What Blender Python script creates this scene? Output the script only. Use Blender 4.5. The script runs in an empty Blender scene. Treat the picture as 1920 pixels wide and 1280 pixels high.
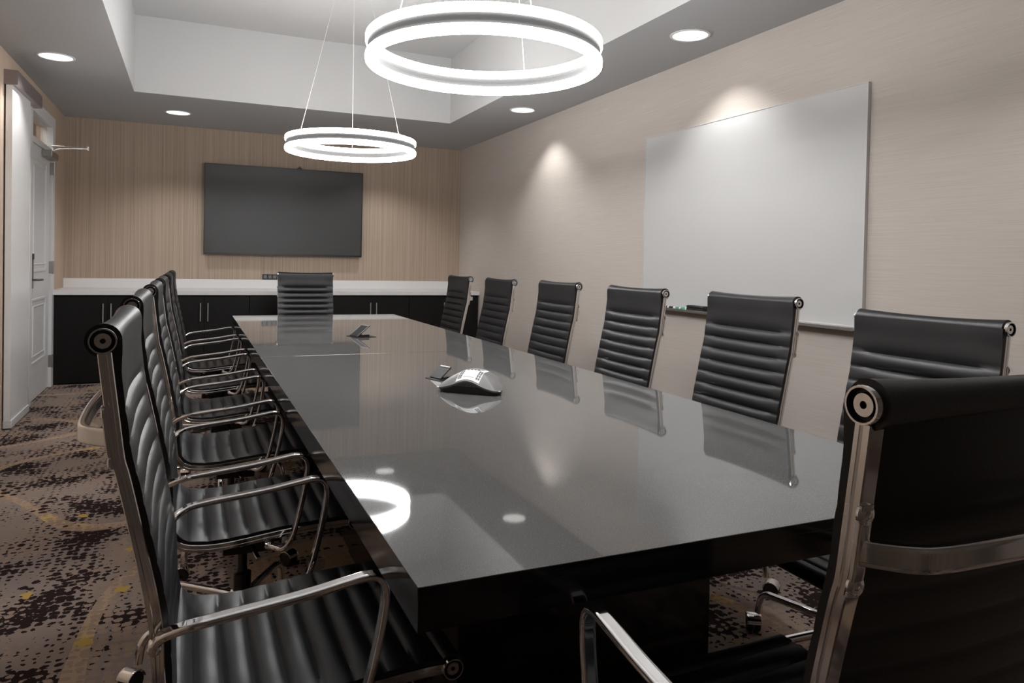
import bpy, bmesh, math, random
from mathutils import Vector, Matrix

random.seed(7)
PI = math.pi
S = bpy.context.scene
COL = S.collection

# ------------------------------------------------------------------ materials
def new_mat(name):
    m = bpy.data.materials.new(name)
    m.use_nodes = True
    return m, m.node_tree, m.node_tree.nodes['Principled BSDF']

def simple(name, col, rough=.5, metal=0., spec=.5, coat=0., bump=0., bscale=300., emit=None, es=0.):
    m, t, b = new_mat(name)
    b.inputs['Base Color'].default_value = (*col, 1)
    b.inputs['Roughness'].default_value = rough
    b.inputs['Metallic'].default_value = metal
    b.inputs['Specular IOR Level'].default_value = spec
    b.inputs['Coat Weight'].default_value = coat
    b.inputs['Coat Roughness'].default_value = .08
    if emit:
        b.inputs['Emission Color'].default_value = (*emit, 1)
        b.inputs['Emission Strength'].default_value = es
    # every material carries a faint procedural variation
    tc = t.nodes.new('ShaderNodeTexCoord')
    n = t.nodes.new('ShaderNodeTexNoise')
    n.inputs['Scale'].default_value = bscale
    n.inputs['Detail'].default_value = 3
    t.links.new(tc.outputs['Object'], n.inputs['Vector'])
    if bump:
        bp = t.nodes.new('ShaderNodeBump')
        bp.inputs['Strength'].default_value = bump
        bp.inputs['Distance'].default_value = .002
        t.links.new(n.outputs['Fac'], bp.inputs['Height'])
        t.links.new(bp.outputs['Normal'], b.inputs['Normal'])
    else:
        mr = t.nodes.new('ShaderNodeMapRange')
        mr.inputs['To Min'].default_value = rough * .92
        mr.inputs['To Max'].default_value = min(1, rough * 1.08)
        t.links.new(n.outputs['Fac'], mr.inputs['Value'])
        t.links.new(mr.outputs['Result'], b.inputs['Roughness'])
    return m

def N(t, kind, **kw):
    n = t.nodes.new('ShaderNode' + kind)
    for k, v in kw.items():
        if k in n.inputs.keys():
            n.inputs[k].default_value = v
        else:
            setattr(n, k, v)
    return n

def mapped_noise(t, scale3, detail=2., scale=1., rough=.5):
    tc = N(t, 'TexCoord')
    mp = N(t, 'Mapping')
    mp.inputs['Scale'].default_value = scale3
    t.links.new(tc.outputs['Object'], mp.inputs['Vector'])
    n = N(t, 'TexNoise')
    n.inputs['Scale'].default_value = scale
    n.inputs['Detail'].default_value = detail
    n.inputs['Roughness'].default_value = rough
    t.links.new(mp.outputs['Vector'], n.inputs['Vector'])
    return n

def ramp(t, src, stops):
    r = N(t, 'ValToRGB')
    els = r.color_ramp.elements
    while len(els) < len(stops):
        els.new(.5)
    for e, (p, c) in zip(els, stops):
        e.position = p
        e.color = c if len(c) == 4 else (*c, 1)
    t.links.new(src, r.inputs['Fac'])
    return r

def math_node(t, op, a, b=None):
    n = N(t, 'Math', operation=op)
    for i, v in enumerate((a, b)):
        if v is None:
            continue
        if hasattr(v, 'is_linked') or hasattr(v, 'links'):
            t.links.new(v, n.inputs[i])
        else:
            n.inputs[i].default_value = v
    return n.outputs[0]

def mix_col(t, fac, a, b):
    n = N(t, 'Mix', data_type='RGBA')
    for sock, v in ((n.inputs[0], fac), (n.inputs[6], a), (n.inputs[7], b)):
        if hasattr(v, 'links'):
            t.links.new(v, sock)
        else:
            sock.default_value = v if isinstance(v, (int, float)) else (*v, 1)
    return n.outputs[2]

def make_wallpaper(name, c1, c2, scale3, rough=.75, bump=.08, scale=1.):
    m, t, b = new_mat(name)
    n = mapped_noise(t, scale3, 3, scale)
    r = ramp(t, n.outputs['Fac'], [(.3, c1), (.7, c2)])
    t.links.new(r.outputs['Color'], b.inputs['Base Color'])
    b.inputs['Roughness'].default_value = rough
    b.inputs['Specular IOR Level'].default_value = .25
    bp = N(t, 'Bump', Strength=bump, Distance=.003)
    t.links.new(n.outputs['Fac'], bp.inputs['Height'])
    t.links.new(bp.outputs['Normal'], b.inputs['Normal'])
    return m

def make_carpet():
    m, t, b = new_mat('patterned_carpet')
    tc = N(t, 'TexCoord')
    warp = N(t, 'TexNoise', Scale=7.0, Detail=2.0)
    t.links.new(tc.outputs['Object'], warp.inputs['Vector'])
    sub = N(t, 'VectorMath', operation='SUBTRACT')
    t.links.new(warp.outputs['Color'], sub.inputs[0]); sub.inputs[1].default_value = (.5, .5, .5)
    sc = N(t, 'VectorMath', operation='SCALE')
    t.links.new(sub.outputs[0], sc.inputs[0]); sc.inputs['Scale'].default_value = .03
    add = N(t, 'VectorMath', operation='ADD')
    t.links.new(tc.outputs['Object'], add.inputs[0]); t.links.new(sc.outputs[0], add.inputs[1])
    def dots(scale, rnd, offset, edge_scale=90., edge=.16):
        off = N(t, 'VectorMath', operation='ADD')
        t.links.new(add.outputs[0], off.inputs[0]); off.inputs[1].default_value = offset
        v = N(t, 'TexVoronoi', Scale=scale, Randomness=rnd)
        v.voronoi_dimensions = '2D'
        t.links.new(off.outputs[0], v.inputs['Vector'])
        e = N(t, 'TexNoise', Scale=edge_scale, Detail=1.0)
        t.links.new(tc.outputs['Object'], e.inputs['Vector'])
        d = math_node(t, 'ADD', v.outputs['Distance'], math_node(t, 'MULTIPLY', math_node(t, 'SUBTRACT', e.outputs['Fac'], .5), edge * 2))
        return d, v
    def thresh(scale, lo, hi, tmin, tmax, offset, detail=2.):
        off = N(t, 'VectorMath', operation='ADD')
        t.links.new(tc.outputs['Object'], off.inputs[0]); off.inputs[1].default_value = offset
        n = N(t, 'TexNoise', Scale=scale, Detail=detail)
        t.links.new(off.outputs[0], n.inputs['Vector'])
        mr = N(t, 'MapRange')
        mr.inputs['From Min'].default_value = lo; mr.inputs['From Max'].default_value = hi
        mr.inputs['To Min'].default_value = tmin; mr.inputs['To Max'].default_value = tmax
        t.links.new(n.outputs['Fac'], mr.inputs['Value'])
        return mr.outputs['Result']
    # ground
    g = N(t, 'TexNoise', Scale=2.2, Detail=3.0)
    t.links.new(tc.outputs['Object'], g.inputs['Vector'])
    base = ramp(t, g.outputs['Fac'], [(.35, (.218, .178, .160)), (.65, (.268, .207, .170))]).outputs['Color']
    # flowing tan bands along contours of a slow noise
    cn = N(t, 'TexNoise', Scale=.5, Detail=.0)
    co_ = N(t, 'VectorMath', operation='ADD')
    t.links.new(tc.outputs['Object'], co_.inputs[0]); co_.inputs[1].default_value = (3.3, 1.7, 0)
    t.links.new(co_.outputs[0], cn.inputs['Vector'])
    fr = math_node(t, 'ABSOLUTE', math_node(t, 'SUBTRACT', math_node(t, 'FRACT', math_node(t, 'MULTIPLY', cn.outputs['Fac'], 7.)), .5))
    f2 = math_node(t, 'LESS_THAN', fr, .06)
    yn = N(t, 'TexNoise', Scale=2.6, Detail=2.0)
    t.links.new(tc.outputs['Object'], yn.inputs['Vector'])
    yf = ramp(t, yn.outputs['Fac'], [(.60, (0, 0, 0)), (.70, (1, 1, 1))]).outputs['Color']
    bandc = mix_col(t, yf, (.37, .26, .175), (.52, .35, .11))
    base = mix_col(t, math_node(t, 'MULTIPLY', f2, .9), base, bandc)
    # dark maroon dots that run together into patches
    d3, _ = dots(31., .5, (0, 0, 0), 80., .26)
    f3 = math_node(t, 'LESS_THAN', d3, thresh(3.4, .40, .64, .0, .66, (0, 0, 0), 4.))
    f3 = math_node(t, 'MULTIPLY', f3, math_node(t, 'SUBTRACT', 1., math_node(t, 'MULTIPLY', f2, .75)))
    base = mix_col(t, f3, base, (.018, .0105, .010))
    # pale dots
    d1, _ = dots(27., .4, (.4, .2, 0))
    f1 = math_node(t, 'LESS_THAN', d1, thresh(3., .44, .62, .0, .46, (5, 3, 0)))
    base = mix_col(t, f1, base, (.285, .208, .160))
    d4, _ = dots(17., .6, (.7, .1, 0))
    f4 = math_node(t, 'LESS_THAN', d4, thresh(3.5, .52, .68, 0., .36, (9, 1, 0)))
    base = mix_col(t, f4, base, (.022, .011, .010))
    # a few yellow dots
    d5, v5 = dots(13., .8, (.2, .9, 0), 45., .3)
    sep = N(t, 'SeparateColor')
    t.links.new(v5.outputs['Color'], sep.inputs[0])
    f5 = math_node(t, 'MULTIPLY', math_node(t, 'LESS_THAN', d5, .30), math_node(t, 'GREATER_THAN', sep.outputs[0], .978))
    base = mix_col(t, f5, base, (.42, .28, .07))
    t.links.new(base, b.inputs['Base Color'])
    b.inputs['Roughness'].default_value = .95
    b.inputs['Specular IOR Level'].default_value = .1
    fz = N(t, 'TexNoise', Scale=500., Detail=2.)
    t.links.new(tc.outputs['Object'], fz.inputs['Vector'])
    bp = N(t, 'Bump', Strength=.35, Distance=.004)
    t.links.new(fz.outputs['Fac'], bp.inputs['Height'])
    t.links.new(bp.outputs['Normal'], b.inputs['Normal'])
    return m

def make_quartz():
    m, t, b = new_mat('grey_quartz')
    tc = N(t, 'TexCoord')
    n = N(t, 'TexNoise', Scale=420., Detail=2.)
    t.links.new(tc.outputs['Object'], n.inputs['Vector'])
    n2 = N(t, 'TexNoise', Scale=5., Detail=4.)
    t.links.new(tc.outputs['Object'], n2.inputs['Vector'])
    c = ramp(t, n.outputs['Fac'], [(.3, QUARTZ[0]), (.62, QUARTZ[1]), (.72, QUARTZ[2])]).outputs['Color']
    c = mix_col(t, math_node(t, 'MULTIPLY', n2.outputs['Fac'], .35), c, QUARTZ[0])
    t.links.new(c, b.inputs['Base Color'])
    b.inputs['Roughness'].default_value = .034
    b.inputs['Specular IOR Level'].default_value = .85
    return m

def make_wood(name, c1, c2, scale3, rough=.4):
    m, t, b = new_mat(name)
    n = mapped_noise(t, scale3, 3)
    r = ramp(t, n.outputs['Fac'], [(.3, c1), (.7, c2)])
    t.links.new(r.outputs['Color'], b.inputs['Base Color'])
    b.inputs['Roughness'].default_value = rough
    b.inputs['Specular IOR Level'].default_value = .28
    return m

def make_leather():
    m, t, b = new_mat('black_leather')
    b.inputs['Base Color'].default_value = (.0062, .0063, .0078, 1)
    b.inputs['Roughness'].default_value = .43
    b.inputs['Specular IOR Level'].default_value = .52
    tc = N(t, 'TexCoord')
    v = N(t, 'TexVoronoi', Scale=420.)
    t.links.new(tc.outputs['Object'], v.inputs['Vector'])
    bp = N(t, 'Bump', Strength=.12, Distance=.0008)
    t.links.new(v.outputs['Distance'], bp.inputs['Height'])
    t.links.new(bp.outputs['Normal'], b.inputs['Normal'])
    return m

QUARTZ = ((.10, .0995, .0985), (.145, .1435, .142), (.26, .256, .252))
RING_E = 14.5
M = {}
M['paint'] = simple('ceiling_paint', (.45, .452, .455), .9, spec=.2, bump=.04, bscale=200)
M['tray_pale'] = simple('tray_pale', (.62, .618, .615), .9, spec=.2, bump=.04, bscale=200)
M['wall_r'] = make_wallpaper('beige_grasscloth', (.52, .467, .423), (.58, .525, .478), (3., 3., 230.), .8, .06)
M['wall_b'] = make_wallpaper('tan_striated_wallpaper', (.40, .305, .23), (.55, .445, .355), (130., 130., .7), .75, .05)
M['wall_l'] = make_wallpaper('tan_wallpaper', (.52, .40, .31), (.58, .46, .365), (90., 90., 1.2), .8, .05)
M['carpet'] = make_carpet()
M['quartz'] = make_quartz()
M['black_gloss'] = simple('black_lacquer', (.006, .006, .006), .10, spec=.6)
M['espresso'] = make_wood('espresso_wood', (.0035, .0033, .0033), (.006, .0056, .0056), (14., 14., 1.2), .5)
M['unseen_brown'] = make_wood('unseen_wall_brown', (.10, .078, .062), (.15, .118, .095), (9., 9., .8), .5)  # finish invented for the unseen front wall, to dim its bounce
M['white_counter'] = simple('white_solid_surface', (.84, .83, .825), .35)
M['white_door'] = simple('white_door_paint', (.70, .70, .70), .45, bump=.03)
M['white_gloss'] = simple('white_slider_paint', (.84, .835, .83), .32)
M['whiteboard'] = simple('whiteboard_enamel', (.57, .567, .563), .45, spec=.3)
M['leather'] = make_leather()
M['chrome'] = simple('chrome', (.84, .83, .825), .09, metal=1.)
M['steel'] = simple('brushed_steel', (.72, .71, .70), .3, metal=1.)
M['plate_steel'] = simple('dark_satin_steel', (.17, .165, .16), .35, metal=.9)
M['alu'] = simple('anodised_aluminium', (.42, .40, .38), .38, metal=1.)
M['board_frame'] = simple('pale_board_frame', (.62, .61, .60), .4)
M['bronze'] = simple('bronze_cover', (.36, .315, .31), .33, metal=.75)
M['black_plastic'] = simple('black_plastic', (.012, .012, .012), .42)
M['dark_metal'] = simple('dark_metal', (.05, .048, .046), .35, metal=.8)
M['screen'] = simple('screen_glass', (.040, .0404, .041), .44, spec=.6)
M['bezel'] = simple('bezel', (.015, .015, .016), .3)
M['phone_grey'] = simple('phone_grey', (.155, .150, .150), .45)
M['phone_white'] = simple('phone_white', (.80, .80, .79), .4)
M['lcd'] = simple('lcd_grey', (.30, .32, .30), .25)
M['key'] = simple('key_grey', (.16, .16, .165), .5)
M['ring_metal'] = simple('grey_ring_metal', (.06, .059, .058), .6, spec=.2)
M['light'] = simple('ring_diffuser', (.9, .9, .9), .5, emit=(1., .998, .995), es=RING_E)
M['lamp_lens'] = simple('downlight_lens', (.9, .9, .88), .5, emit=(1., .985, .96), es=.5)
M['trim_white'] = simple('lamp_trim', (.75, .75, .74), .4)
M['cable'] = simple('cable_grey', (.75, .74, .73), .4)
M['green'] = simple('green_plastic', (.05, .36, .19), .4)
M['white_plastic'] = simple('white_plastic', (.78, .78, .78), .4)
M['felt'] = simple('black_felt', (.012, .012, .012), .9)
M['blue_port'] = simple('blue_port', (.03, .06, .25), .4)
M['glass'] = None
def make_glass():
    m, t, b = new_mat('clear_glass')
    b.inputs['Base Color'].default_value = (.95, .95, .95, 1)
    b.inputs['Roughness'].default_value = .02
    b.inputs['Transmission Weight'].default_value = 1.
    b.inputs['IOR'].default_value = 1.45
    n = mapped_noise(t, (2, 2, 2))
    return m
M['glass'] = make_glass()

# ------------------------------------------------------------------ mesh helpers
def finish(name, bm, mat, parent=None, sharp=35., loc=None, bevel=0.):
    bmesh.ops.recalc_face_normals(bm, faces=bm.faces[:])
    lay = bm.faces.layers.int.get('flat')
    bm.faces.ensure_lookup_table()
    flat = [lay is not None and f[lay] == 1 for f in bm.faces]
    if lay is not None:
        bm.faces.layers.int.remove(lay)
    me = bpy.data.meshes.new(name)
    bm.to_mesh(me); bm.free()
    for mm in (mat if isinstance(mat, (list, tuple)) else [mat]):
        me.materials.append(mm)
    me.set_sharp_from_angle(angle=math.radians(sharp))
    me.polygons.foreach_set('use_smooth', [not q for q in flat])
    o = bpy.data.objects.new(name, me)
    COL.objects.link(o)
    if parent:
        o.parent = parent
    if loc:
        o.location = loc
    return o

def box(bm, x0, x1, y0, y1, z0, z1, bev=0., mi=0, seg=2):
    r = bmesh.ops.create_cube(bm, size=1.)
    vs = r['verts']
    for v in vs:
        v.co = Vector(((x0 + x1) / 2 + v.co.x * (x1 - x0), (y0 + y1) / 2 + v.co.y * (y1 - y0), (z0 + z1) / 2 + v.co.z * (z1 - z0)))
    fs = set(f for v in vs for f in v.link_faces)
    for f in fs:
        f.material_index = mi
    if bev:
        es = list(set(e for v in vs for e in v.link_edges))
        r2 = bmesh.ops.bevel(bm, geom=es, offset=bev, segments=seg, profile=.6, affect='EDGES', material=mi)
        fs = set(f for f in r2['faces'] if f.is_valid) | set(f for f in fs if f.is_valid)
    lay = bm.faces.layers.int.get('flat')
    if lay is None:
        lay = bm.faces.layers.int.new('flat')
    c = Vector(((x0 + x1) / 2, (y0 + y1) / 2, (z0 + z1) / 2))
    d = Vector(((x1 - x0) / 2, (y1 - y0) / 2, (z1 - z0) / 2))
    for f in list(bm.faces):
        f.normal_update()
        n = f.normal
        if max(abs(n.x), abs(n.y), abs(n.z)) > .9999 and all(all(abs(v.co[i] - c[i]) <= d[i] + 1e-5 for i in range(3)) for v in f.verts):
            f[lay] = 1

def lathe(bm, prof, n=32, center=(0, 0, 0), axis='z', mi=0, close=True):
    """prof: list of (r, h)."""
    rings = []
    cx = Vector(center)
    for r, h in prof:
        ring = []
        if r < 1e-6:
            p = Vector((0, 0, h))
            ring = [p]
        else:
            ring = [Vector((r * math.cos(2 * PI * i / n), r * math.sin(2 * PI * i / n), h)) for i in range(n)]
        out = []
        for p in ring:
            if axis == 'y':
                p = Vector((p.x, p.z, -p.y))
            elif axis == 'x':
                p = Vector((p.z, p.x, p.y))
            out.append(bm.verts.new(p + cx))
        rings.append(out)
    for a, b in zip(rings, rings[1:]):
        if len(a) == 1 and len(b) == 1:
            continue
        for i in range(n):
            j = (i + 1) % n
            if len(a) == 1:
                f = bm.faces.new((a[0], b[i], b[j]))
            elif len(b) == 1:
                f = bm.faces.new((a[i], a[j], b[0]))
            else:
                f = bm.faces.new((a[i], a[j], b[j], b[i]))
            f.material_index = mi
    return rings

def catmull(pts, n=6):
    P = [Vector(p) for p in pts]
    P = [P[0] * 2 - P[1]] + P + [P[-1] * 2 - P[-2]]
    out = []
    for i in range(1, len(P) - 2):
        p0, p1, p2, p3 = P[i - 1:i + 3]
        for k in range(n):
            s = k / n
            out.append(.5 * ((2 * p1) + (p2 - p0) * s + (2 * p0 - 5 * p1 + 4 * p2 - p3) * s * s + (3 * p1 - p0 - 3 * p2 + p3) * s ** 3))
    out.append(P[-2].copy())
    return out

def rrect(hw, hh, r, n=3):
    out = []
    for cx, cy, a0 in ((hw - r, hh - r, 0), (-hw + r, hh - r, 90), (-hw + r, -hh + r, 180), (hw - r, -hh + r, 270)):
        arc = []
        for k in range(n + 1):
            a = math.radians(a0 + 90 * k / n)
            arc.append(Vector((cx + r * math.cos(a), cy + r * math.sin(a))))
        # a vertex just inside each flat keeps the flats optically flat
        d0 = .3 * ((hh if a0 in (0, 180) else hw) - r)
        d1 = .3 * ((hw if a0 in (0, 180) else hh) - r)
        a_, b_ = math.radians(a0 - 90), math.radians(a0 + 180)
        first = arc[0] + Vector((math.cos(a_), math.sin(a_))) * d0
        last = arc[-1] + Vector((math.cos(b_), math.sin(b_))) * d1
        for p in ([first] if d0 > 1e-5 else []) + arc + ([last] if d1 > 1e-5 else []):
            out.append((p.x, p.y))
    return out

def circ(r, n=12):
    return [(r * math.cos(2 * PI * i / n), r * math.sin(2 * PI * i / n)) for i in range(n)]

def sweep(bm, pts, prof, ref=(0, 1, 0), mi=0, closed=False):
    """sweep profile (a along ref side, b along normal) along pts."""
    pts = [Vector(p) for p in pts]
    ref = Vector(ref)
    rings = []
    L = len(pts)
    for i, p in enumerate(pts):
        if closed:
            tg = pts[(i + 1) % L] - pts[i - 1]
        else:
            tg = pts[min(i + 1, L - 1)] - pts[max(i - 1, 0)]
        tg.normalize()
        s = ref - tg * ref.dot(tg)
        if s.length < 1e-4:
            s = Vector((0, 0, 1)) - tg * tg.z
        s.normalize()
        nrm = tg.cross(s)
        rings.append([bm.verts.new(p + s * a + nrm * b) for a, b in prof])
    n = len(prof)
    for k in range(L if closed else L - 1):
        a, b = rings[k], rings[(k + 1) % L]
        for i in range(n):
            j = (i + 1) % n
            f = bm.faces.new((a[i], a[j], b[j], b[i])); f.material_index = mi
    if not closed:
        bm.faces.new(rings[0][::-1]).material_index = mi
        bm.faces.new(rings[-1]).material_index = mi

def obj_box(name, dims, mat, parent=None, bev=0., sharp=35.):
    bm = bmesh.new()
    box(bm, *dims, bev=bev)
    return finish(name, bm, mat, parent, sharp)

def empty(name, loc, rz=0.):
    o = bpy.data.objects.new(name, None)
    o.empty_display_size = .1
    COL.objects.link(o)
    o.location = loc
    o.rotation_euler = (0, 0, rz)
    return o

def tag(o, label=None, cat=None, group=None, kind=None):
    if label: o['label'] = label
    if cat: o['category'] = cat
    if group: o['group'] = group
    if kind: o['kind'] = kind
    return o

def copy_tree(o, parent=None):
    c = o.copy(); COL.objects.link(c)
    if parent:
        c.parent = parent
    for ch in list(o.children):
        copy_tree(ch, c)
    return c

# ------------------------------------------------------------------ room
XL, XR, YB, YF, H, HT = -1.177, 3.038, 8.525, -1.15, 2.5926, 3.237
TX0, TX1, TY0, TY1 = -.456, 2.343, .45, 6.922      # ceiling tray
W = .12

def setting(o, label=None, cat=None):
    tag(o, label, cat, None, 'structure')
    return o

setting(obj_box('floor', (XL - W, XR + W, YF - W, YB + W, -.1, 0), M['carpet']), 'dark patterned carpet of maroon, tan and yellow spots', 'floor')
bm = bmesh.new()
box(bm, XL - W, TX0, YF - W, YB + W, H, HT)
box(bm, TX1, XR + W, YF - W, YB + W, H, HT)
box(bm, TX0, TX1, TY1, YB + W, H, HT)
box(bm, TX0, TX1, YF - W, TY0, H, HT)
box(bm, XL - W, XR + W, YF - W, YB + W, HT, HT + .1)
for f_ in bm.faces:      # tray faces take the lighter tone, the border the darker grey
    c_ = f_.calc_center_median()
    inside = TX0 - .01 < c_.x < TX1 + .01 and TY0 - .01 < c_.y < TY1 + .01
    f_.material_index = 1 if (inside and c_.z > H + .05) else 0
setting(finish('ceiling', bm, [M['paint'], M['tray_pale']]), 'grey white ceiling with a deep recessed tray over the table', 'ceiling')
setting(obj_box('wall_right', (XR, XR + W, YF - W, YB + W, 0, HT), M['wall_r']), 'beige grasscloth wall behind the whiteboard', 'wall')
setting(obj_box('wall_back', (XL, XR, YB, YB + W, 0, H), M['wall_b']), 'tan striated wall behind the television', 'wall')
setting(obj_box('wall_front', (XL, XR, YF - W, YF, 0, H), M['unseen_brown']), 'unseen wall behind the viewer, brown to cut bounce light', 'wall')  # out of view; dark finish keeps bounce light off the near chair's back
# left wall with the opening for the door and its transom
DY0, DY1, DZ = 6.80, 7.76, 2.37
bm = bmesh.new()
box(bm, XL - W, XL, YF - W, DY0, 0, HT)
box(bm, XL - W, XL, DY1, YB + W, 0, HT)
box(bm, XL - W, XL, DY0, DY1, DZ, HT)
setting(finish('wall_left', bm, M['wall_l']), 'tan papered wall with the white doors', 'wall')

# corridor seen through the transom
setting(obj_box('wall_corridor', (-2.75, -2.65, 5.2, 9.6, 0, 3.), M['wall_l']), 'tan corridor wall seen through the transom', 'wall')
setting(obj_box('ceiling_corridor', (-2.75, XL - W, 5.2, 9.6, 2.75, 2.85), M['paint']), 'corridor ceiling seen through the transom', 'ceiling')
for nm, (y0, y1) in (('wall_corridor_near', (5.1, 5.2)), ('wall_corridor_far', (9.6, 9.7))):
    setting(obj_box(nm, (-2.75, XL - W, y0, y1, 0, 2.85), M['wall_l']), 'tan end wall of the corridor', 'wall')
setting(obj_box('floor_corridor', (-2.75, XL - W, 5.1, 9.7, -.1, 0), M['carpet']), 'corridor carpet', 'floor')
lt = bpy.data.lights.new('corridor_fill', 'AREA'); lt.energy = 7; lt.size = .6; lt.color = (1, .93, .85)  # unseen fill light added to brighten the corridor wall
lo = bpy.data.objects.new('corridor_fill', lt); COL.objects.link(lo); lo.location = (-2., 7.4, 2.74)

# casing of the hinged door
bm = bmesh.new()
cx0, cx1 = XL - .06, XL + .022
box(bm, cx0, cx1, DY0 - .07, DY0 + .02, 0, DZ + .075, .004)
box(bm, cx0, cx1, DY1 - .025, DY1 + .085, 0, DZ + .075, .004)
box(bm, cx0, cx1, DY0 + .02, DY1 - .025, DZ - .02, DZ + .075, .004)
box(bm, cx0, XL + .005, DY0 + .02, DY1 - .025, 2.115, 2.165, .003)
trim1 = setting(finish('trim_1', bm, M['white_door']), 'white casing around the hinged door and transom', 'door frame')
win = obj_box('window_1', (XL - .034, XL - .028, DY0 + .02, DY1 - .025, 2.165, DZ - .02), M['glass'])
setting(win, 'clear transom pane above the hinged door', 'window')

# hinged door: two raised-moulding panels, lever set, hinges, closer
door = setting(empty('door_1', (XL, 7.73, 0)), 'white hinged two panel door with a steel lever, near the far corner', 'door')
def door_panel_bm():
    bm = bmesh.new()
    y0, y1 = DY0 + .022 - 7.73, DY1 - .028 - 7.73
    box(bm, -.045, -.004, y0, y1, .006, 2.112, .002)
    for z0, z1 in ((1.07, 2.0), (.31, .83)):
        a0, a1 = y0 + .13, y1 - .17
        pts = []
        # arched moulding: raised frame and a raised field
        for (ins, hh, ht) in ((0., .012, .012), (.055, .006, .008)):
            p = [(-.004, a0 + ins, z0 + ins), (-.004, a1 - ins, z0 + ins), (-.004, a1 - ins, z1 - ins), (-.004, a0 + ins, z1 - ins)]
            sweep_pts = []
            for i in range(4):
                A, B = Vector(p[i]), Vector(p[(i + 1) % 4])
                for k in range(6):
                    sweep_pts.append(A.lerp(B, k / 6))
            sweep(bm, sweep_pts, rrect(.006, hh, .004, 2), ref=(1, 0, 0), closed=True)
    return bm
finish('door_leaf', door_panel_bm(), M['white_door'], door)
bm = bmesh.new()
ly = 6.95 - 7.73
box(bm, -.004, .006, ly - .032, ly + .032, .93, 1.21, .003)
lev = finish('lock_plate', bm, M['plate_steel'], door)
bm = bmesh.new(); box(bm, .006, .011, ly - .03, ly + .03, 1.165, 1.213, .002)
finish('card_reader', bm, M['black_plastic'], lev)
bm = bmesh.new()
sweep(bm, catmull([(.005, ly, 1.0), (.045, ly, 1.0), (.056, ly + .02, 1.0), (.056, ly + .07, 1.0), (.054, ly + .125, .998)], 5), circ(.009, 10), ref=(0, 0, 1))
finish('lever_handle', bm, M['plate_steel'], lev)
for z in (1.98, 1.09, .24):
    bm = bmesh.new()
    hy = DY1 - .026 - 7.73
    box(bm, -.004, .027, hy - .004, hy + .040, z - .055, z + .055, .002)
    lathe(bm, [(0, -.058), (.007, -.058), (.007, .058), (0, .058)], 12, (.031, hy + .004, z))
    finish('hinge', bm, M['alu'], door)
closer = obj_box('closer_body', (-.004, .075, 7.33 - 7.73, 7.66 - 7.73, 2.045, 2.105), M['alu'], door, .008)
bm = bmesh.new()
sweep(bm, [(.06, -.27, 2.115), (.10, -.255, 2.135), (.20, -.22, 2.15), (.315, -.18, 2.16)], rrect(.004, .009, .002, 2), ref=(0, 0, 1))
sweep(bm, [(.315, -.18, 2.166), (.20, -.15, 2.172), (.08, -.10, 2.178), (.022, -.08, 2.18)], rrect(.004, .007, .002, 2), ref=(0, 0, 1))
lathe(bm, [(0, -.018), (.011, -.018), (.011, .018), (0, .018)], 14, (.315, -.18, 2.163))
lathe(bm, [(0, -.03), (.016, -.03), (.016, .012), (0, .012)], 14, (.055, -.27, 2.115))
finish('closer_arm', bm, M['steel'], closer)

# sliding white door under a bronze header cover
sl = setting(empty('door_2', (XL, 6.37, 0)), 'plain white sliding door panel under a bronze header box', 'door')
obj_box('sliding_panel', (.010, .050, 5.945 - 6.37, 6.545 - 6.37, .058, 2.36), M['white_gloss'], sl, .002)
obj_box('header_box', (.0, .082, 5.93 - 6.37, 6.82 - 6.37, 2.36, 2.46), M['bronze'], sl, .002)
obj_box('bottom_rail', (.006, .058, 5.945 - 6.37, 6.545 - 6.37, .008, .062), M['white_door'], sl, .004)

# ------------------------------------------------------------------ credenza
CY = 7.83
units = [(-1.175, -.325), (-.325, .547), (.547, 1.385), (1.385, 2.219), (2.219, 3.036)]
hand = [(-.753, -.687), (.089, .157), (.94, 1.0), (1.78, 1.844), (2.617, 2.68)]
cab_desc = ['black cabinet unit at the left end, beside the hinged door',
            'black cabinet unit just right of the left-end one, below the left half of the television',
            'middle black cabinet unit, hidden largely behind the head chair',
            'black cabinet unit just right of the head chair under the counter',
            'black cabinet unit at the right end, against the beige wall']
for (x0, x1), (h0, h1), d in zip(units, hand, cab_desc):
    xc = (x0 + x1) / 2
    c = tag(empty('base_cabinet', (xc, 8.17, 0)), d, 'cabinet', 'black cabinets under the white counter')
    a, b_ = x0 - xc, x1 - xc
    bm = bmesh.new()
    box(bm, a + .001, b_ - .001, CY + .022 - 8.17, 8.52 - 8.17, .09, .835, .001)
    box(bm, a + .001, b_ - .001, CY + .06 - 8.17, 8.52 - 8.17, 0, .09)
    finish('carcass', bm, M['espresso'], c)
    sx = (h0 + h1) / 2 - xc
    for (p, q, hx) in ((a + .003, sx - .0015, h0 - xc), (sx + .0015, b_ - .003, h1 - xc)):
        dr = obj_box('cabinet_door', (p, q, CY - 8.17, CY + .022 - 8.17, .012, .822), M['espresso'], c, .0015)
        bm = bmesh.new()
        yy = CY - 8.17
        lathe(bm, [(0, .575), (.006, .575), (.006, .755), (0, .755)], 12, (hx, yy - .03, 0))
        for z in (.60, .73):
            lathe(bm, [(0, -.03), (.0045, -.03), (.0045, .001), (0, .001)], 10, (hx, yy, z), 'y')
        finish('handle', bm, M['steel'], dr)
ct = tag(empty('countertop', (.93, 8.15, .836)), 'long white counter with upstand on the black cabinets', 'countertop')
obj_box('slab', (-1.176 - .93, 3.037 - .93, 7.795 - 8.15, 8.524 - 8.15, 0, .042), M['white_counter'], ct, .003)
obj_box('backsplash', (-1.176 - .93, 3.037 - .93, 8.503 - 8.15, 8.524 - 8.15, .042, .137), M['white_counter'], ct, .002)

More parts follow.
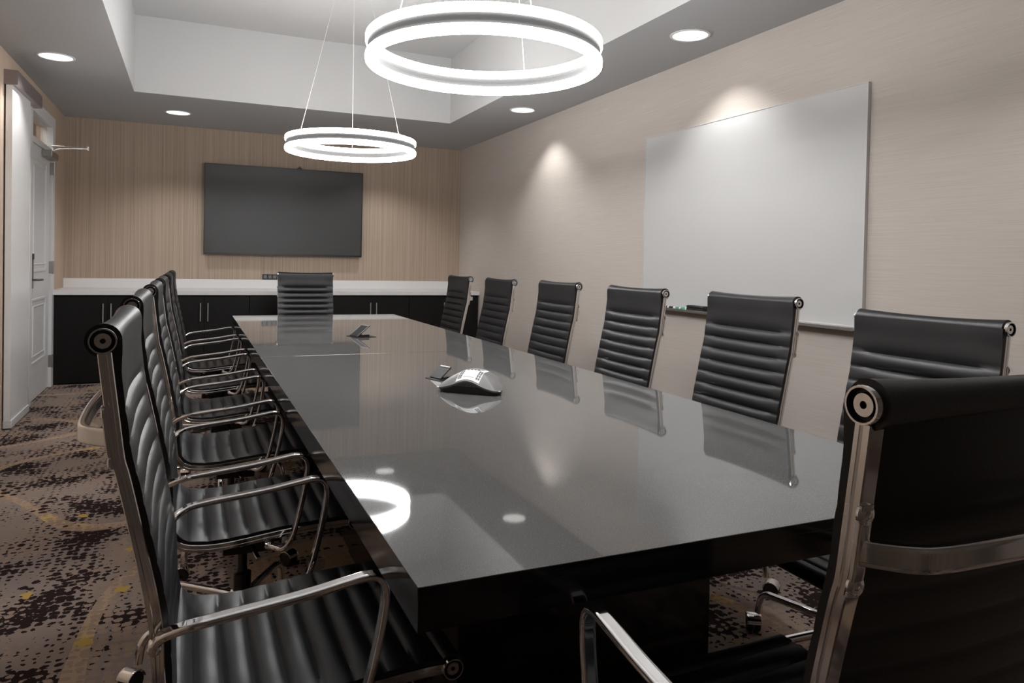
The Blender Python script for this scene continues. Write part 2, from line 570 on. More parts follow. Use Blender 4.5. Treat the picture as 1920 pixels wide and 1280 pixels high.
# sockets plate standing on the upstand
pl = tag(empty('socket_panel', (.98, 8.519, 1.005)), 'black strip of sockets on the tan wall, left of the head chair top', 'socket panel')
obj_box('faceplate', (-.255, .255, -.01, .005, -.029, .029), M['bezel'], pl, .002)
for k in range(10):
    xx = -.225 + k * .05
    obj_box('socket', (xx - .017, xx + .017, -.0125, -.008, -.018, .018), M['blue_port'] if k in (3, 4) else M['key'], pl, .001)

# television and webcam
tv = tag(empty('television', (.963, 8.455, 1.73)), 'large dark wall television with a thin black frame', 'television')
hw, hh = 1.693 / 2, .974 / 2
obj_box('housing', (-hw + .03, hw - .03, .012, .068, -hh + .03, hh - .03), M['black_plastic'], tv, .004)
bm = bmesh.new()
f = .012
box(bm, -hw, hw, -.018, .014, hh - f, hh, .002)
box(bm, -hw, hw, -.018, .014, -hh, -hh + .02, .002)
box(bm, -hw, -hw + f, -.018, .014, -hh + .02, hh - f, .002)
box(bm, hw - f, hw, -.018, .014, -hh + .02, hh - f, .002)
finish('frame', bm, M['dark_metal'], tv)
obj_box('screen', (-hw + f, hw - f, -.014, .013, -hh + .02, hh - f), M['screen'], tv)
wc = tag(empty('webcam', (1.10, 8.45, 2.217)), 'tiny black camera perched on the top edge of the television', 'webcam')
bm = bmesh.new(); box(bm, -.025, .025, -.02, .03, 0, .012, .003); lathe(bm, [(0, -.034), (.009, -.034), (.011, -.026), (.011, 0), (0, 0)], 14, (0, 0, .014), 'y')
finish('camera_body', bm, M['black_plastic'], wc)

# whiteboard and what lies in its tray
wb = tag(empty('whiteboard', (XR, 3.527, .932)), 'large white board on the beige wall behind the right-hand chairs', 'whiteboard')
y0, y1, zt = 2.573 - 3.527, 4.48 - 3.527, 1.209
obj_box('writing_surface', (-.018, -.001, y0 + .003, y1 - .003, .006, zt - .003), M['whiteboard'], wb)
bm = bmesh.new()
box(bm, -.021, -.001, y0, y0 + .004, 0, zt, .001); box(bm, -.021, -.001, y1 - .004, y1, 0, zt, .001)
box(bm, -.021, -.001, y0 + .004, y1 - .004, zt - .004, zt, .001); box(bm, -.021, -.001, y0 + .004, y1 - .004, 0, .008, .001)
finish('frame', bm, M['board_frame'], wb)
bm = bmesh.new()
box(bm, -.075, -.001, y0 + .01, y1 - .01, -.012, -.002, .002)
box(bm, -.080, -.070, y0 + .01, y1 - .01, -.014, .004, .002)
finish('pen_tray', bm, M['alu'], wb)
tz = .9305
def marker(y, body, cap, label):
    t = tag(empty('marker', (XR - .045, y, tz + .008)), label, 'marker', 'markers in the whiteboard tray')
    bm = bmesh.new(); lathe(bm, [(0, -.055), (.0075, -.055), (.0082, -.05), (.0082, .03), (0, .03)], 14, (0, 0, 0), 'y')
    finish('barrel', bm, body, t)
    bm = bmesh.new(); lathe(bm, [(0, .03), (.0088, .03), (.0085, .065), (.006, .07), (0, .07)], 14, (0, 0, 0), 'y')
    finish('cap', bm, cap, t)
    bm = bmesh.new(); lathe(bm, [(.0084, -.035), (.0085, -.034), (.0085, .012), (.0084, .013)], 14, (0, 0, 0), 'y')
    finish('printed_band', bm, cap, t)
marker(4.095, M['white_plastic'], M['black_plastic'], 'white marker with black cap in the whiteboard tray')
marker(3.965, M['white_plastic'], M['green'], 'white marker with green cap beside the eraser in the tray')
er = tag(empty('eraser', (XR - .045, 3.81, tz)), 'black felt eraser lying in the whiteboard tray', 'eraser')
obj_box('felt_pad', (-.024, .024, -.085, .085, 0, .018), M['felt'], er, .003)
obj_box('grip', (-.024, .024, -.085, .085, .018, .036), M['black_plastic'], er, .006)

# ------------------------------------------------------------------ conference table
TBX0, TBX1, TBY0, TBY1, TZ = .307, 1.633, 1.012, 6.275, .745
tcx, tcy = (TBX0 + TBX1) / 2, (TBY0 + TBY1) / 2
tb = tag(empty('conference_table', (tcx, tcy, 0)), 'long dark grey polished stone conference table on black pedestals', 'table')
hx, hy = (TBX1 - TBX0) / 2, (TBY1 - TBY0) / 2
for y0, y1 in ((-hy, -.0015), (.0015, hy)):
    bm = bmesh.new()
    box(bm, -hx, hx, y0, y1, TZ - .02, TZ, .0015)
    for f_ in bm.faces:
        f_.material_index = 0 if f_.normal.z > .2 else 1
    finish('tabletop', bm, [M['quartz'], M['black_gloss']], tb)
bm = bmesh.new()
zb, za, th = .676, TZ - .02, .03
e = .001
box(bm, -hx + e, hx - e, -hy + e, -hy + th, zb, za); box(bm, -hx + e, hx - e, hy - th, hy - e, zb, za)
box(bm, -hx + e, -hx + th, -hy + th, hy - th, zb, za); box(bm, hx - th, hx - e, -hy + th, hy - th, zb, za)
finish('apron', bm, M['black_gloss'], tb)
obj_box('underside_panel', (-hx + th, hx - th, -hy + th, hy - th, .695, za), M['espresso'], tb)
for y0, y1 in ((1.626, 3.05), (4.25, 5.66)):
    bm = bmesh.new()
    box(bm, -.375, .375, y0 - tcy, y1 - tcy, .05, .695, .002)
    box(bm, -.355, .355, y0 + .02 - tcy, y1 - .02 - tcy, 0, .05)
    finish('pedestal', bm, M['black_gloss'], tb)

# cable wells with tilted-up lids
def cable_well(x, y, rz, tilt, label, s=.055, edging=True):
    t = tag(empty('cable_well', (x, y, TZ), rz), label, 'cable well', 'cable wells in the table')
    bm = bmesh.new()
    for a, b_, c, d in ((-s - .012, s + .012, -s - .012, -s), (-s - .012, s + .012, s, s + .012), (-s - .012, -s, -s, s), (s, s + .012, -s, s)):
        box(bm, a, b_, c, d, 0, .003, .0008)
    finish('rim', bm, M['dark_metal'], t)
    obj_box('well_cover', (-s, s, -s, s, .0002, .0018), M['black_plastic'], t)
    ca, sa = math.cos(tilt), math.sin(tilt)
    bm = bmesh.new()
    box(bm, 0, 2 * s * .95, -s * .95, s * .95, 0, .005, .001)
    bmesh.ops.rotate(bm, verts=bm.verts, cent=(0, 0, 0), matrix=Matrix.Rotation(-tilt, 3, 'Y'))
    lid = finish('lid', bm, M['black_plastic'], t, loc=(-s * .92, 0, .003))
    bm = bmesh.new()
    strips = [(2 * s * .87, 2 * s * .95, -s * .85, s * .85)]
    if edging:
        strips += [(0, 2 * s * .95, -s * .95, -s * .85), (0, 2 * s * .95, s * .85, s * .95)]
    for (p, q, r, v) in strips:
        box(bm, p, q, r, v, .005, .0065, .0004)
    bmesh.ops.rotate(bm, verts=bm.verts, cent=(0, 0, 0), matrix=Matrix.Rotation(-tilt, 3, 'Y'))
    finish('lid_edging', bm, M['steel'], lid)
    for y0_, y1_ in ((-s * .95, -s * .9), (s * .9, s * .95)):
        obj_box('side_cheek', (-s * .8, s * .5, y0_, y1_, .002, .3 * s) , M['black_plastic'], t)
cable_well(.965, 4.47, math.radians(15), math.radians(38), 'open black cable well in the far half of the table, before the head chair')
cable_well(.935, 2.80, math.radians(20), math.radians(38), 'open black cable well just behind the conference phone', .036, False)

# conference phone
PX, PY = .965, 2.505
ph = tag(empty('conference_phone', (PX, PY, TZ), math.radians(-42)), 'grey three-legged conference phone with white keypad on the table', 'conference phone')
def ph_R(th):      # blunt-ended triangle, lobes at 90, 210, 330 degrees
    v = 0.
    for k_ in range(3):
        for ang, dist in ((90 + 120 * k_, .136), (270 + 120 * k_, .088)):
            c = math.cos(th - math.radians(ang))
            if c > .05:
                v += (c / dist) ** 14
    return v ** (-1 / 14)
def ph_rim(th):
    c = math.cos(3 * (th - PI / 2)) * .5 + .5
    return .016 + .032 * (1 - c) ** .9
def ph_z(x, y):
    r = math.hypot(x, y); th = math.atan2(y, x)
    q = min(1., r / ph_R(th))
    return ph_rim(th) * q ** 2 + .078 * (1 - q ** 2)
bm = bmesh.new()
NT, NR = 96, 14
top = bm.verts.new((0, 0, .078)); prev = None
for k in range(1, NR + 1):
    q = k / NR
    ring = []
    for i in range(NT):
        th = 2 * PI * i / NT
        r = ph_R(th) * q
        ring.append(bm.verts.new((r * math.cos(th), r * math.sin(th), ph_z(r * math.cos(th) * .9999, r * math.sin(th) * .9999))))
    for i in range(NT):
        j = (i + 1) % NT
        if prev: bm.faces.new((prev[i], prev[j], ring[j], ring[i]))
        else: bm.faces.new((top, ring[i], ring[j]))
    prev = ring
lo_ = [bm.verts.new((v.co.x * .985, v.co.y * .985, v.co.z - .006)) for v in prev]
for i in range(NT):
    j = (i + 1) % NT
    bm.faces.new((prev[i], prev[j], lo_[j], lo_[i]))
bm.faces.new(lo_[::-1])
finish('shell', bm, M['phone_grey'], ph, 40)
bm = bmesh.new()
r0_, r1_, r2_ = [], [], []
for i in range(NT):
    th = 2 * PI * i / NT
    R_ = ph_R(th)
    r0_.append(bm.verts.new((R_ * .975 * math.cos(th), R_ * .975 * math.sin(th), ph_rim(th) - .005)))
    r1_.append(bm.verts.new((R_ * .95 * math.cos(th), R_ * .95 * math.sin(th), .004)))
    r2_.append(bm.verts.new((R_ * .94 * math.cos(th), R_ * .94 * math.sin(th), 0)))
for A, B in ((r0_, r1_), (r1_, r2_)):
    for i in range(NT):
        j = (i + 1) % NT
        bm.faces.new((A[i], A[j], B[j], B[i]))
bm.faces.new(r2_[::-1])
finish('base', bm, M['black_plastic'], ph, 60)
def patch(bm, x0, x1, y0, y1, off, nx=8, ny=8, thick=.003):
    g, lo2 = [], []
    for j in range(ny + 1):
        for i in range(nx + 1):
            x = x0 + (x1 - x0) * i / nx; y = y0 + (y1 - y0) * j / ny
            g.append(bm.verts.new((x, y, ph_z(x, y) + off)))
            lo2.append(bm.verts.new((x, y, ph_z(x, y) + off - thick)))
    w = nx + 1
    for j in range(ny):
        for i in range(nx):
            a = j * w + i
            bm.faces.new((g[a], g[a + 1], g[a + w + 1], g[a + w]))
            bm.faces.new((lo2[a], lo2[a + w], lo2[a + w + 1], lo2[a + 1]))
    edge = [i for i in range(w)] + [j * w + nx for j in range(1, ny + 1)] + [ny * w + i for i in range(nx - 1, -1, -1)] + [j * w for j in range(ny - 1, 0, -1)]
    for a, b_ in zip(edge, edge[1:] + edge[:1]):
        bm.faces.new((g[a], g[b_], lo2[b_], lo2[a]))
# the keypad side faces -y of the phone
bm = bmesh.new(); patch(bm, -.045, .045, -.083, .036, .002); kp = finish('keypad', bm, M['phone_white'], ph)
bm = bmesh.new(); patch(bm, -.028, .034, -.008, .024, .0032, thick=.002); finish('display', bm, M['lcd'], kp)
def key(x, y, wx, wy):
    bm = bmesh.new(); patch(bm, x - wx, x + wx, y - wy, y + wy, .0036, 2, 2, .002)
    return bm
for r in range(4):
    for cx_ in (-.039, -.031):
        finish('key', key(cx_, -.068 + r * .0125, .0028, .0042), M['key'], kp)
    for cx_ in (.031, .039):
        finish('key', key(cx_, -.068 + r * .0125, .0028, .0042), M['key'], kp)
for i in range(4):
    finish('key', key(-.02 + i * .0135, -.0155, .0048, .0025), M['key'], kp)
bm = bmesh.new(); patch(bm, -.02, .02, -.070, -.024, .0034, 6, 6, .002); finish('dial_pad', bm, M['white_plastic'], kp)
bm = bmesh.new(); box(bm, -.012, .012, -.0825, -.0785, .028, .031, .0008); finish('maker_plate', bm, M['steel'], ph)
for a_ in (90, 210, 330):
    bm = bmesh.new()
    ax, ay = .138 * math.cos(math.radians(a_)), .138 * math.sin(math.radians(a_))
    lathe(bm, [(0, ph_z(ax, ay) + .0015), (.0045, ph_z(ax, ay) + .0012), (.005, ph_z(ax, ay) - .001)], 12, (ax, ay, 0))
    finish('status_light', bm, M['white_plastic'], ph)

# ------------------------------------------------------------------ the leather chair
# local frame: +x forward, y across, z up, origin on the floor under the column
RAIL = [(-.300, 1.080), (-.2945, 1.03), (-.2885, .98), (-.2825, .93), (-.2785, .897), (-.2755, .880), (-.270, .860), (-.259, .81), (-.2445, .74), (-.227, .655), (-.218, .59),
        (-.214, .51), (-.205, .455), (-.178, .422), (-.13, .409), (-.05, .408), (.10, .424), (.24, .432), (.300, .430)]
HWID = .245
def rail_curve(n=6):
    return [(p.x, p.z) for p in catmull([(a, 0, b) for a, b in RAIL], n)]
def path_at(curve):
    """arc length tables"""
    L = [0.]
    for (a, b), (c, d) in zip(curve, curve[1:]):
        L.append(L[-1] + math.hypot(c - a, d - b))
    return L
CUR = rail_curve(10)
LEN = path_at(CUR)
def at(s):
    s = max(0, min(LEN[-1], s))
    for i in range(len(LEN) - 1):
        if LEN[i + 1] >= s:
            f = (s - LEN[i]) / max(1e-9, LEN[i + 1] - LEN[i])
            a, b = CUR[i], CUR[i + 1]
            tx, tz = b[0] - a[0], b[1] - a[1]
            l = math.hypot(tx, tz)
            return (a[0] + tx * f, a[1] + tz * f), (tx / l, tz / l)
S_BEND = next(LEN[i] for i in range(len(CUR)) if CUR[i][1] < .452)     # back ends, seat starts
S_END = LEN[-1]

def pad(name, segs, parent, cap0=False):
    """segs: list of (s0, s1, bulge); a ribbed leather panel slung between the rails"""
    bm = bmesh.new()
    NV = 14
    w = HWID + .005
    rows_f, rows_b = [], []
    for (s0, s1, bulge) in segs:
        n = 9
        for k in range(n + (1 if (s0, s1, bulge) == segs[-1] else 0)):
            q = k / n
            s = s0 + (s1 - s0) * q
            (px, pz), (tx, tz) = at(s)
            nx, nz = -tz, tx           # towards the sitter
            if nx < 0 and abs(nx) > abs(nz): nx, nz = -nx, -nz
            if nz < 0 and abs(nz) >= abs(nx): nx, nz = -nx, -nz
            c = math.sin(PI * q) ** .5 if 0 < q < 1 else 0.
            if s0 < .05:
                c = math.sqrt(max(0., 1 - q ** 4))      # the head panel runs smoothly off the roll
            rf, rb = [], []
            for i in range(NV + 1):
                v = -1 + 2 * i / NV
                edge = max(0., 1 - v ** 4)
                sag = -.012 * (1 - v * v)
                fr = .0195 + sag + bulge * c * (.12 + .88 * edge)
                bk = .007 + sag * 1.25 - bulge * .35 * c * edge
                if s0 < .05:      # meets the roll at the roll's own radius
                    t_ = max(0., 1 - q / .55); t_ = t_ * t_ * (3 - 2 * t_)
                    fr += (.0200 + .0072 * abs(v) ** 2.2 - fr) * t_
                rf.append(bm.verts.new((px + nx * fr, v * w, pz + nz * fr)))
                rb.append(bm.verts.new((px + nx * bk, v * w, pz + nz * bk)))
            rows_f.append(rf); rows_b.append(rb)
    for a, b in zip(rows_f, rows_f[1:]):
        for i in range(NV): bm.faces.new((a[i], a[i + 1], b[i + 1], b[i]))
    for a, b in zip(rows_b, rows_b[1:]):
        for i in range(NV): bm.faces.new((a[i + 1], a[i], b[i], b[i + 1]))
    for k in range(len(rows_f) - 1):
        bm.faces.new((rows_f[k][0], rows_f[k + 1][0], rows_b[k + 1][0], rows_b[k][0]))
        bm.faces.new((rows_f[k + 1][NV], rows_f[k][NV], rows_b[k][NV], rows_b[k + 1][NV]))
    for r in (0, -1):
        for i in range(NV):
            bm.faces.new((rows_f[r][i], rows_b[r][i], rows_b[r][i + 1], rows_f[r][i + 1]))
    return finish(name, bm, M['leather'], parent, 50)

def roll(bm, cx, cz, half, r0, r1):
    n, k = 24, 16
    prof = []
    for i in range(k + 1):
        v = -1 + 2 * i / k
        prof.append((r1 + (r0 - r1) * abs(v) ** 2.2, v * half))
    prof = [(0, -half)] + prof + [(0, half)]
    lathe(bm, prof, n, (cx, 0, cz), 'y')

def make_chair():
    root = empty('office_chair', (0, 0, 0))
    # backrest: large head panel then ribs, rolled round the top tube
    n_rib = 10
    head = .118
    pitch = (S_BEND - head) / n_rib
    segs = [(.0, head, .009)] + [(head + i * pitch, head + (i + 1) * pitch, .0115) for i in range(n_rib)]
    bk = pad('backrest', segs, root)
    bm = bmesh.new(); roll(bm, -.300, 1.080, HWID + .001, .0272, .0200)
    finish('head_roll', bm, M['leather'], bk, 50)
    n_seat = 9
    ps = (S_END - .02 - S_BEND) / n_seat
    st = pad('seat', [(S_BEND + i * ps, S_BEND + (i + 1) * ps, .0125) for i in range(n_seat)], root)
    bm = bmesh.new(); roll(bm, .300, .430, HWID + .001, .0255, .0225)
    finish('front_roll', bm, M['leather'], st, 50)
    for sgn in (-1, 1):
        bm = bmesh.new()
        pts = [(a, sgn * (HWID - .004), b) for a, b in CUR if b < 1.062 and not (a > .285 and b > .40)]
        # grooved rail section
        g = [(-.009, -.0105), (.009, -.0105), (.0105, -.009), (.0105, -.0035), (.0075, -.0025), (.0075, .0025), (.0105, .0035), (.0105, .009), (.009, .0105),
             (-.009, .0105), (-.0105, .009), (-.0105, .0035), (-.0075, .0025), (-.0075, -.0025), (-.0105, -.0035), (-.0105, -.009)]
        sweep(bm, pts, g, ref=(0, 1, 0))
        rl = finish('side_rail', bm, M['chrome'], root, 40)
        for cx, cz, r in ((-.300, 1.080, .0212), (.300, .430, .0208)):
            bm = bmesh.new()
            h = HWID + .006
            prof = [(0, h - .014), (r, h - .014), (r, h + .004), (r * .97, h + .0065), (r * .86, h + .0065), (r * .80, h - .001), (r * .62, h - .001), (r * .58, h + .003), (r * .20, h + .003), (r * .17, h - .002), (0, h - .002)]
            lathe(bm, [(a, b * sgn) for a, b in prof], 28, (cx, 0, cz), 'y')
            for f_ in bm.faces:
                m_ = f_.calc_center_median()
                rad = math.hypot(m_.x - cx, m_.z - cz) / r
                f_.material_index = 1 if (rad < .19 or .57 < rad < .83) else 0
            finish('end_cap', bm, [M['chrome'], M['black_plastic']], rl, 30)
    # armrests
    ARM = [(-.222, .262, .573), (-.212, .275, .598), (-.185, .297, .617), (-.145, .306, .627), (.0, .306, .643), (.080, .306, .6555), (.118, .306, .6605),
           (.140, .306, .654), (.151, .306, .626), (.142, .306, .555), (.124, .306, .475), (.108, .304, .425), (.086, .290, .398), (.060, .268, .398), (.045, .262, .402)]
    for sgn in (-1, 1):
        bm = bmesh.new()
        sweep(bm, catmull([(a, sgn * b, c) for a, b, c in ARM], 6), rrect(.0135, .0065, .0045, 3), ref=(0, 1, 0))
        ar = finish('armrest', bm, M['chrome'], root, 40)
        for bx, bz in ((-.221, .578), (.052, .400)):
            bm = bmesh.new()
            lathe(bm, [(0, sgn * .250), (.011, sgn * .250), (.011, sgn * .272), (.008, sgn * .275), (0, sgn * .2745)], 16, (bx, 0, bz), 'y')
            finish('bolt', bm, M['chrome'], ar, 40)
    # bowed bar behind the back with its two mounting plates
    (rx, rz_), (ttx, ttz) = at(next(LEN[i] for i in range(len(CUR)) if CUR[i][1] < .925))
    HB = []
    for v, d in ((-.243, .010), (-.232, .022), (-.208, .044), (-.178, .055), (-.10, .060), (0, .062), (.10, .060), (.178, .055), (.208, .044), (.232, .022), (.243, .010)):
        HB.append((rx - d, v, rz_))
    bm = bmesh.new()
    sweep(bm, catmull(HB, 5), rrect(.0145, .0065, .004, 3), ref=(0, 0, 1))
    hb = finish('back_handle', bm, M['chrome'], root, 40)
    for sgn in (-1, 1):
        bm = bmesh.new()
        for dz in (-.040, .040):
            (qx, qz), (ux, uz_) = at(next(LEN[i] for i in range(len(CUR)) if CUR[i][1] < .925 - dz))
            lathe(bm, [(0, .0), (.0125, .0), (.0125, -.003), (.010, -.005), (.004, -.005), (.003, -.003), (0, -.003)], 16, (qx - .0105, sgn * HWID, qz), 'x')
        sweep(bm, [(at_z[0] - .0115, sgn * HWID, at_z[1]) for at_z in [at(next(LEN[i] for i in range(len(CUR)) if CUR[i][1] < z))[0] for z in (.975, .95, .925, .90, .875)]], rrect(.0095, .0035, .002, 2), ref=(0, 1, 0))
        finish('mounting_plate', bm, M['chrome'], hb, 40)
    # tilt mechanism, spreader tubes and column
    bm = bmesh.new()
    box(bm, -.10, .13, -.075, .075, .335, .385, .008)
    box(bm, -.06, .09, -.05, .05, .30, .337, .006)
    mech = finish('tilt_mechanism', bm, M['black_plastic'], root)
    bm = bmesh.new()
    for x in (-.075, .10):
        (qx, qz), _ = at(S_BEND + .06 if x < 0 else S_BEND + .24)
        sweep(bm, catmull([(x, -HWID + .008, .402), (x, -.17, .385), (x, -.07, .375), (x, .07, .375), (x, .17, .385), (x, HWID - .008, .402)], 5), circ(.008, 10), ref=(1, 0, 0))
    finish('seat_spreader', bm, M['steel'], mech)
    bm = bmesh.new()
    sweep(bm, catmull([(.02, -.07, .36), (.02, -.14, .358), (.025, -.20, .352), (.03, -.225, .35)], 4), rrect(.006, .004, .002, 2), ref=(1, 0, 0))
    finish('height_lever', bm, M['chrome'], mech)
    bm = bmesh.new()
    lathe(bm, [(0, .12), (.027, .12), (.027, .23), (.016, .235), (.014, .25), (.014, .302), (0, .302)], 20)
    finish('gas_column', bm, M['dark_metal'], root)
    # five-leg base of bent tube
    base = finish('base_hub', hub_bm(), M['chrome'], root, 40)
    for k in range(5):
        a = 2 * PI * k / 5
        ca, sa = math.cos(a), math.sin(a)
        bm = bmesh.new()
        pr_ = catmull([(.03, 0, .150), (.15, 0, .146), (.25, 0, .141), (.285, 0, .137), (.303, 0, .120), (.310, 0, .095), (.314, 0, .068)], 5)
        sweep(bm, [(p.x * ca, p.x * sa, p.z) for p in pr_], rrect(.0115, .0105, .007, 3), ref=(-sa, ca, 0))
        lg = finish('leg', bm, M['chrome'], base, 40)
        bm = bmesh.new()
        c = Vector((.333 * ca, .333 * sa, .0275))
        ax = a + random.uniform(-1.1, 1.1)
        for o_ in (-1, 1):
            b2 = bmesh.new()
            lathe(b2, [(0, -.009), (.024, -.009), (.0275, -.006), (.0275, .006), (.024, .009), (.012, .009), (.010, .006), (0, .006)], 24, (0, 0, 0), 'y')
            bmesh.ops.translate(b2, verts=b2.verts, vec=(0, o_ * .0125, 0))
            bmesh.ops.rotate(b2, verts=b2.verts, cent=(0, 0, 0), matrix=Matrix.Rotation(ax, 3, 'Z'))
            bmesh.ops.translate(b2, verts=b2.verts, vec=c)
            me = bpy.data.meshes.new('tmp'); b2.to_mesh(me); b2.free(); bm.from_mesh(me); bpy.data.meshes.remove(me)
        cs = finish('caster', bm, [M['black_plastic'], M['chrome']], lg, 40)
        # chrome hood over the wheels
        bm = bmesh.new(); bm.from_mesh(cs.data)
        pts = [Vector((.0305 * math.cos(t_), 0, .0305 * math.sin(t_))) for t_ in [math.radians(x) for x in range(20, 171, 15)]]
        R3 = Matrix.Rotation(ax, 3, 'Z')
        sweep(bm, [R3 @ p + c for p in pts], rrect(.023, .0015, .001, 2), ref=R3 @ Vector((0, 1, 0)), mi=1)
        bm.to_mesh(cs.data); bm.free()
        for p in cs.data.polygons: p.use_smooth = True
        cs.data.set_sharp_from_angle(angle=math.radians(40))
    return root

def hub_bm():
    bm = bmesh.new()
    lathe(bm, [(0, .118), (.030, .118), (.040, .128), (.040, .165), (.032, .176), (.026, .178), (0, .178)], 24)
    return bm

UPPER = {'backrest', 'seat', 'side_rail', 'armrest', 'back_handle', 'tilt_mechanism'}
LOWER = {'base_hub'}
chair0 = make_chair()
def place(i, x, y, face, dz, base_rot, label, group):
    c = chair0 if i == 0 else copy_tree(chair0)
    c.location = (x, y, 0)
    c.rotation_euler = (0, 0, math.radians(face))
    for ch in c.children:
        nm = ch.name.split('.')[0]
        if nm in UPPER:
            ch.location.z = dz
        elif nm in LOWER:
            ch.rotation_euler = (0, 0, math.radians(base_rot - face))
    tag(c, label, 'chair', group)

GL, GR = 'chairs along the left side of the table', 'chairs along the right side of the table'
LEFT = [(.173, 1.570, .002, 40, 'black ribbed leather chair at the near end of the left row, largest in that row'),
        (.158, 2.415, .004, 62, 'second black leather chair from the camera along the left side of the table'),
        (.163, 3.240, .006, 20, 'third black leather chair from the camera in the left row'),
        (.163, 4.090, .005, 50, 'fourth black leather chair from the camera in the left row'),
        (.168, 4.930, .005, 5, 'fifth black leather chair from the camera in the left row'),
        (.168, 5.800, .004, 33, 'black leather chair at the far end of the left row, nearest the cabinets')]
RIGHT = [(1.815, 1.560, -.020, 30, 'black leather chair at the near end of the right row, partly behind the head chair'),
         (1.820, 2.345, .006, 12, 'second black leather chair from the camera on the right, before the whiteboard middle'),
         (1.820, 3.195, .002, 44, 'third black leather chair from the camera on the right, at the whiteboard left edge'),
         (1.820, 4.060, .003, 55, 'fourth black leather chair from the camera in the right row'),
         (1.805, 4.975, -.005, 18, 'fifth black leather chair from the camera in the right row'),
         (1.795, 5.830, -.006, 25, 'black leather chair at the far end of the right row, before the last cabinet')]
k = 0
for x, y, dz, br, lb in LEFT:
    place(k, x, y, 0, dz, br, lb, GL); k += 1
for x, y, dz, br, lb in RIGHT:
    place(k, x, y, 180, dz, br, lb, GR); k += 1
place(k, .985, 6.745, 270, -.016, 15, 'black leather chair at the far head of the table under the television', 'chairs at the ends of the table'); k += 1
place(k, .893, .840, 90, .0, 47, 'large dark leather chair at the near head of the table, seen from behind', 'chairs at the ends of the table')

for ch in bpy.data.objects[:]:
    if ch.parent and ch.parent.get('label', '').startswith('large dark leather chair') and ch.name.startswith('armrest'):
        ch.location = (.012, 0, .018)      # its arms are set a notch higher

# ------------------------------------------------------------------ lamps
def ring_lamp(x, y, z0, cable_deg, label):
    t = tag(empty('pendant_light', (x, y, HT)), label, 'pendant light', 'ring pendants over the table')
    R = .44
    n = 128
    circle = lambda r, z: [(r * math.cos(2 * PI * i / n), r * math.sin(2 * PI * i / n), z - HT) for i in range(n)]
    bm = bmesh.new(); sweep(bm, circle(R - .016, z0 + .050), rrect(.036, .0085, .004, 2), ref=(0, 0, 1), closed=True)
    fr = finish('ring_frame', bm, M['ring_metal'], t, 50)
    for zc in (z0 + .0165, z0 + .0835):
        bm = bmesh.new(); sweep(bm, circle(R - .016, zc), rrect(.0165, .0165, .009, 3), ref=(0, 0, 1), closed=True)
        finish('light_tube', bm, M['light'], t, 60)
    bm = bmesh.new(); lathe(bm, [(0, 0), (.13, 0), (.13, -.03), (.125, -.035), (0, -.035)], 36); cp = finish('canopy', bm, M['trim_white'], t, 40)
    for d in cable_deg:
        a = math.radians(d)
        top = Vector((.09 * math.cos(a), .09 * math.sin(a), -.034)); bot = Vector(((R - .016) * math.cos(a), (R - .016) * math.sin(a), z0 + .045 - HT))
        bm = bmesh.new()
        sweep(bm, [top.lerp(bot, i / 4) for i in range(5)], circ(.0017, 6), ref=(1, .3, 0))
        finish('cable', bm, M['cable'], t, 60)
ring_lamp(1.00, 2.565, 1.945, (44, 204, 270), 'larger looking glowing double ring pendant over the near half of the table')
ring_lamp(1.00, 5.05, 1.945, (78, 207, 307), 'glowing double ring pendant over the far half of the table, before the television')

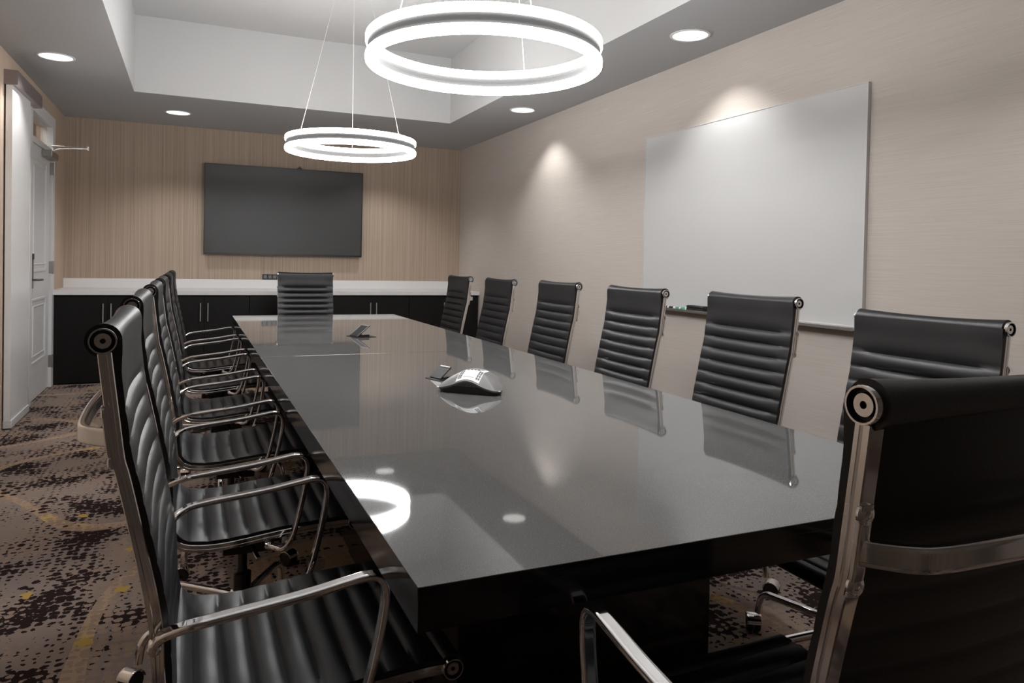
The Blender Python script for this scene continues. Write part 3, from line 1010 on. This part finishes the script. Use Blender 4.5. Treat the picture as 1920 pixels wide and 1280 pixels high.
def downlight(x, y, label, watts, spot=112, lens=None):
    t = tag(empty('downlight', (x, y, H)), label, 'downlight', 'round downlights in the ceiling border')
    bm = bmesh.new()
    lathe(bm, [(.105, 0), (.118, 0), (.118, -.004), (.112, -.007), (.103, -.005), (.103, 0)], 40)
    finish('trim_ring', bm, M['trim_white'], t, 40)
    bm = bmesh.new()
    lathe(bm, [(0, -.0025), (.104, -.0025), (.104, -.0005), (0, -.0005)], 40)
    finish('lens', bm, M['lamp_lens'], t, 40)
    l = bpy.data.lights.new('downlight_lamp', 'SPOT')
    l.energy = watts; l.spot_size = math.radians(spot); l.spot_blend = .6; l.shadow_soft_size = .03; l.color = (1., .995, .99)
    o = bpy.data.objects.new('downlight_lamp', l); COL.objects.link(o); o.parent = t; o.location = (0, 0, -.012)
DLW = 11
downlight(-.881, 5.975, 'lit round downlight in the left ceiling border above the sliding door', DLW)
downlight(-.132, 7.724, 'lit round downlight in the far ceiling border, left of the television', DLW)
downlight(1.974, 7.821, 'lit round downlight in the far ceiling border, right of the television', DLW)
downlight(2.709, 5.981, 'lit round downlight in the right ceiling border above the far right chairs', DLW)
downlight(2.698, 3.567, 'lit round downlight in the right ceiling border above the whiteboard', DLW)
downlight(-.881, 3.567, 'lit round downlight in the left ceiling border above the left chairs', DLW)
downlight(2.70, 1.15, 'lit round downlight in the right ceiling border nearest the camera', DLW)

# ------------------------------------------------------------------ world, camera, view
w = bpy.data.worlds.new('World'); S.world = w; w.use_nodes = True
w.node_tree.nodes['Background'].inputs[0].default_value = (.5, .5, .5, 1)
w.node_tree.nodes['Background'].inputs[1].default_value = .1

yaw, pitch, rollr, fpx, ppy, zc = .4154, -.0181, .0207, 1364.5, 516.8, 1.22
cy_, sy_ = math.cos(yaw), math.sin(yaw)
F = Vector((sy_ * math.cos(pitch), cy_ * math.cos(pitch), math.sin(pitch)))
r0v = Vector((cy_, -sy_, 0)); u0v = r0v.cross(F)
Rv = r0v * math.cos(rollr) + u0v * math.sin(rollr)
Uv = -r0v * math.sin(rollr) + u0v * math.cos(rollr)
cam = bpy.data.cameras.new('Camera')
cam.sensor_fit = 'HORIZONTAL'; cam.sensor_width = 36.
cam.lens = fpx / 1920 * 36.
cam.shift_x = 0.
cam.shift_y = -(640 - ppy) / 1920
cam.clip_start = .02
co = bpy.data.objects.new('Camera', cam); COL.objects.link(co)
co.matrix_world = Matrix(((Rv.x, Uv.x, -F.x, 0), (Rv.y, Uv.y, -F.y, 0), (Rv.z, Uv.z, -F.z, zc), (0, 0, 0, 1)))
S.camera = co

S.view_settings.view_transform = 'Standard'
S.view_settings.look = 'None'
S.view_settings.gamma = 1.
S.view_settings.use_curve_mapping = False
S.view_settings.exposure = 1.6
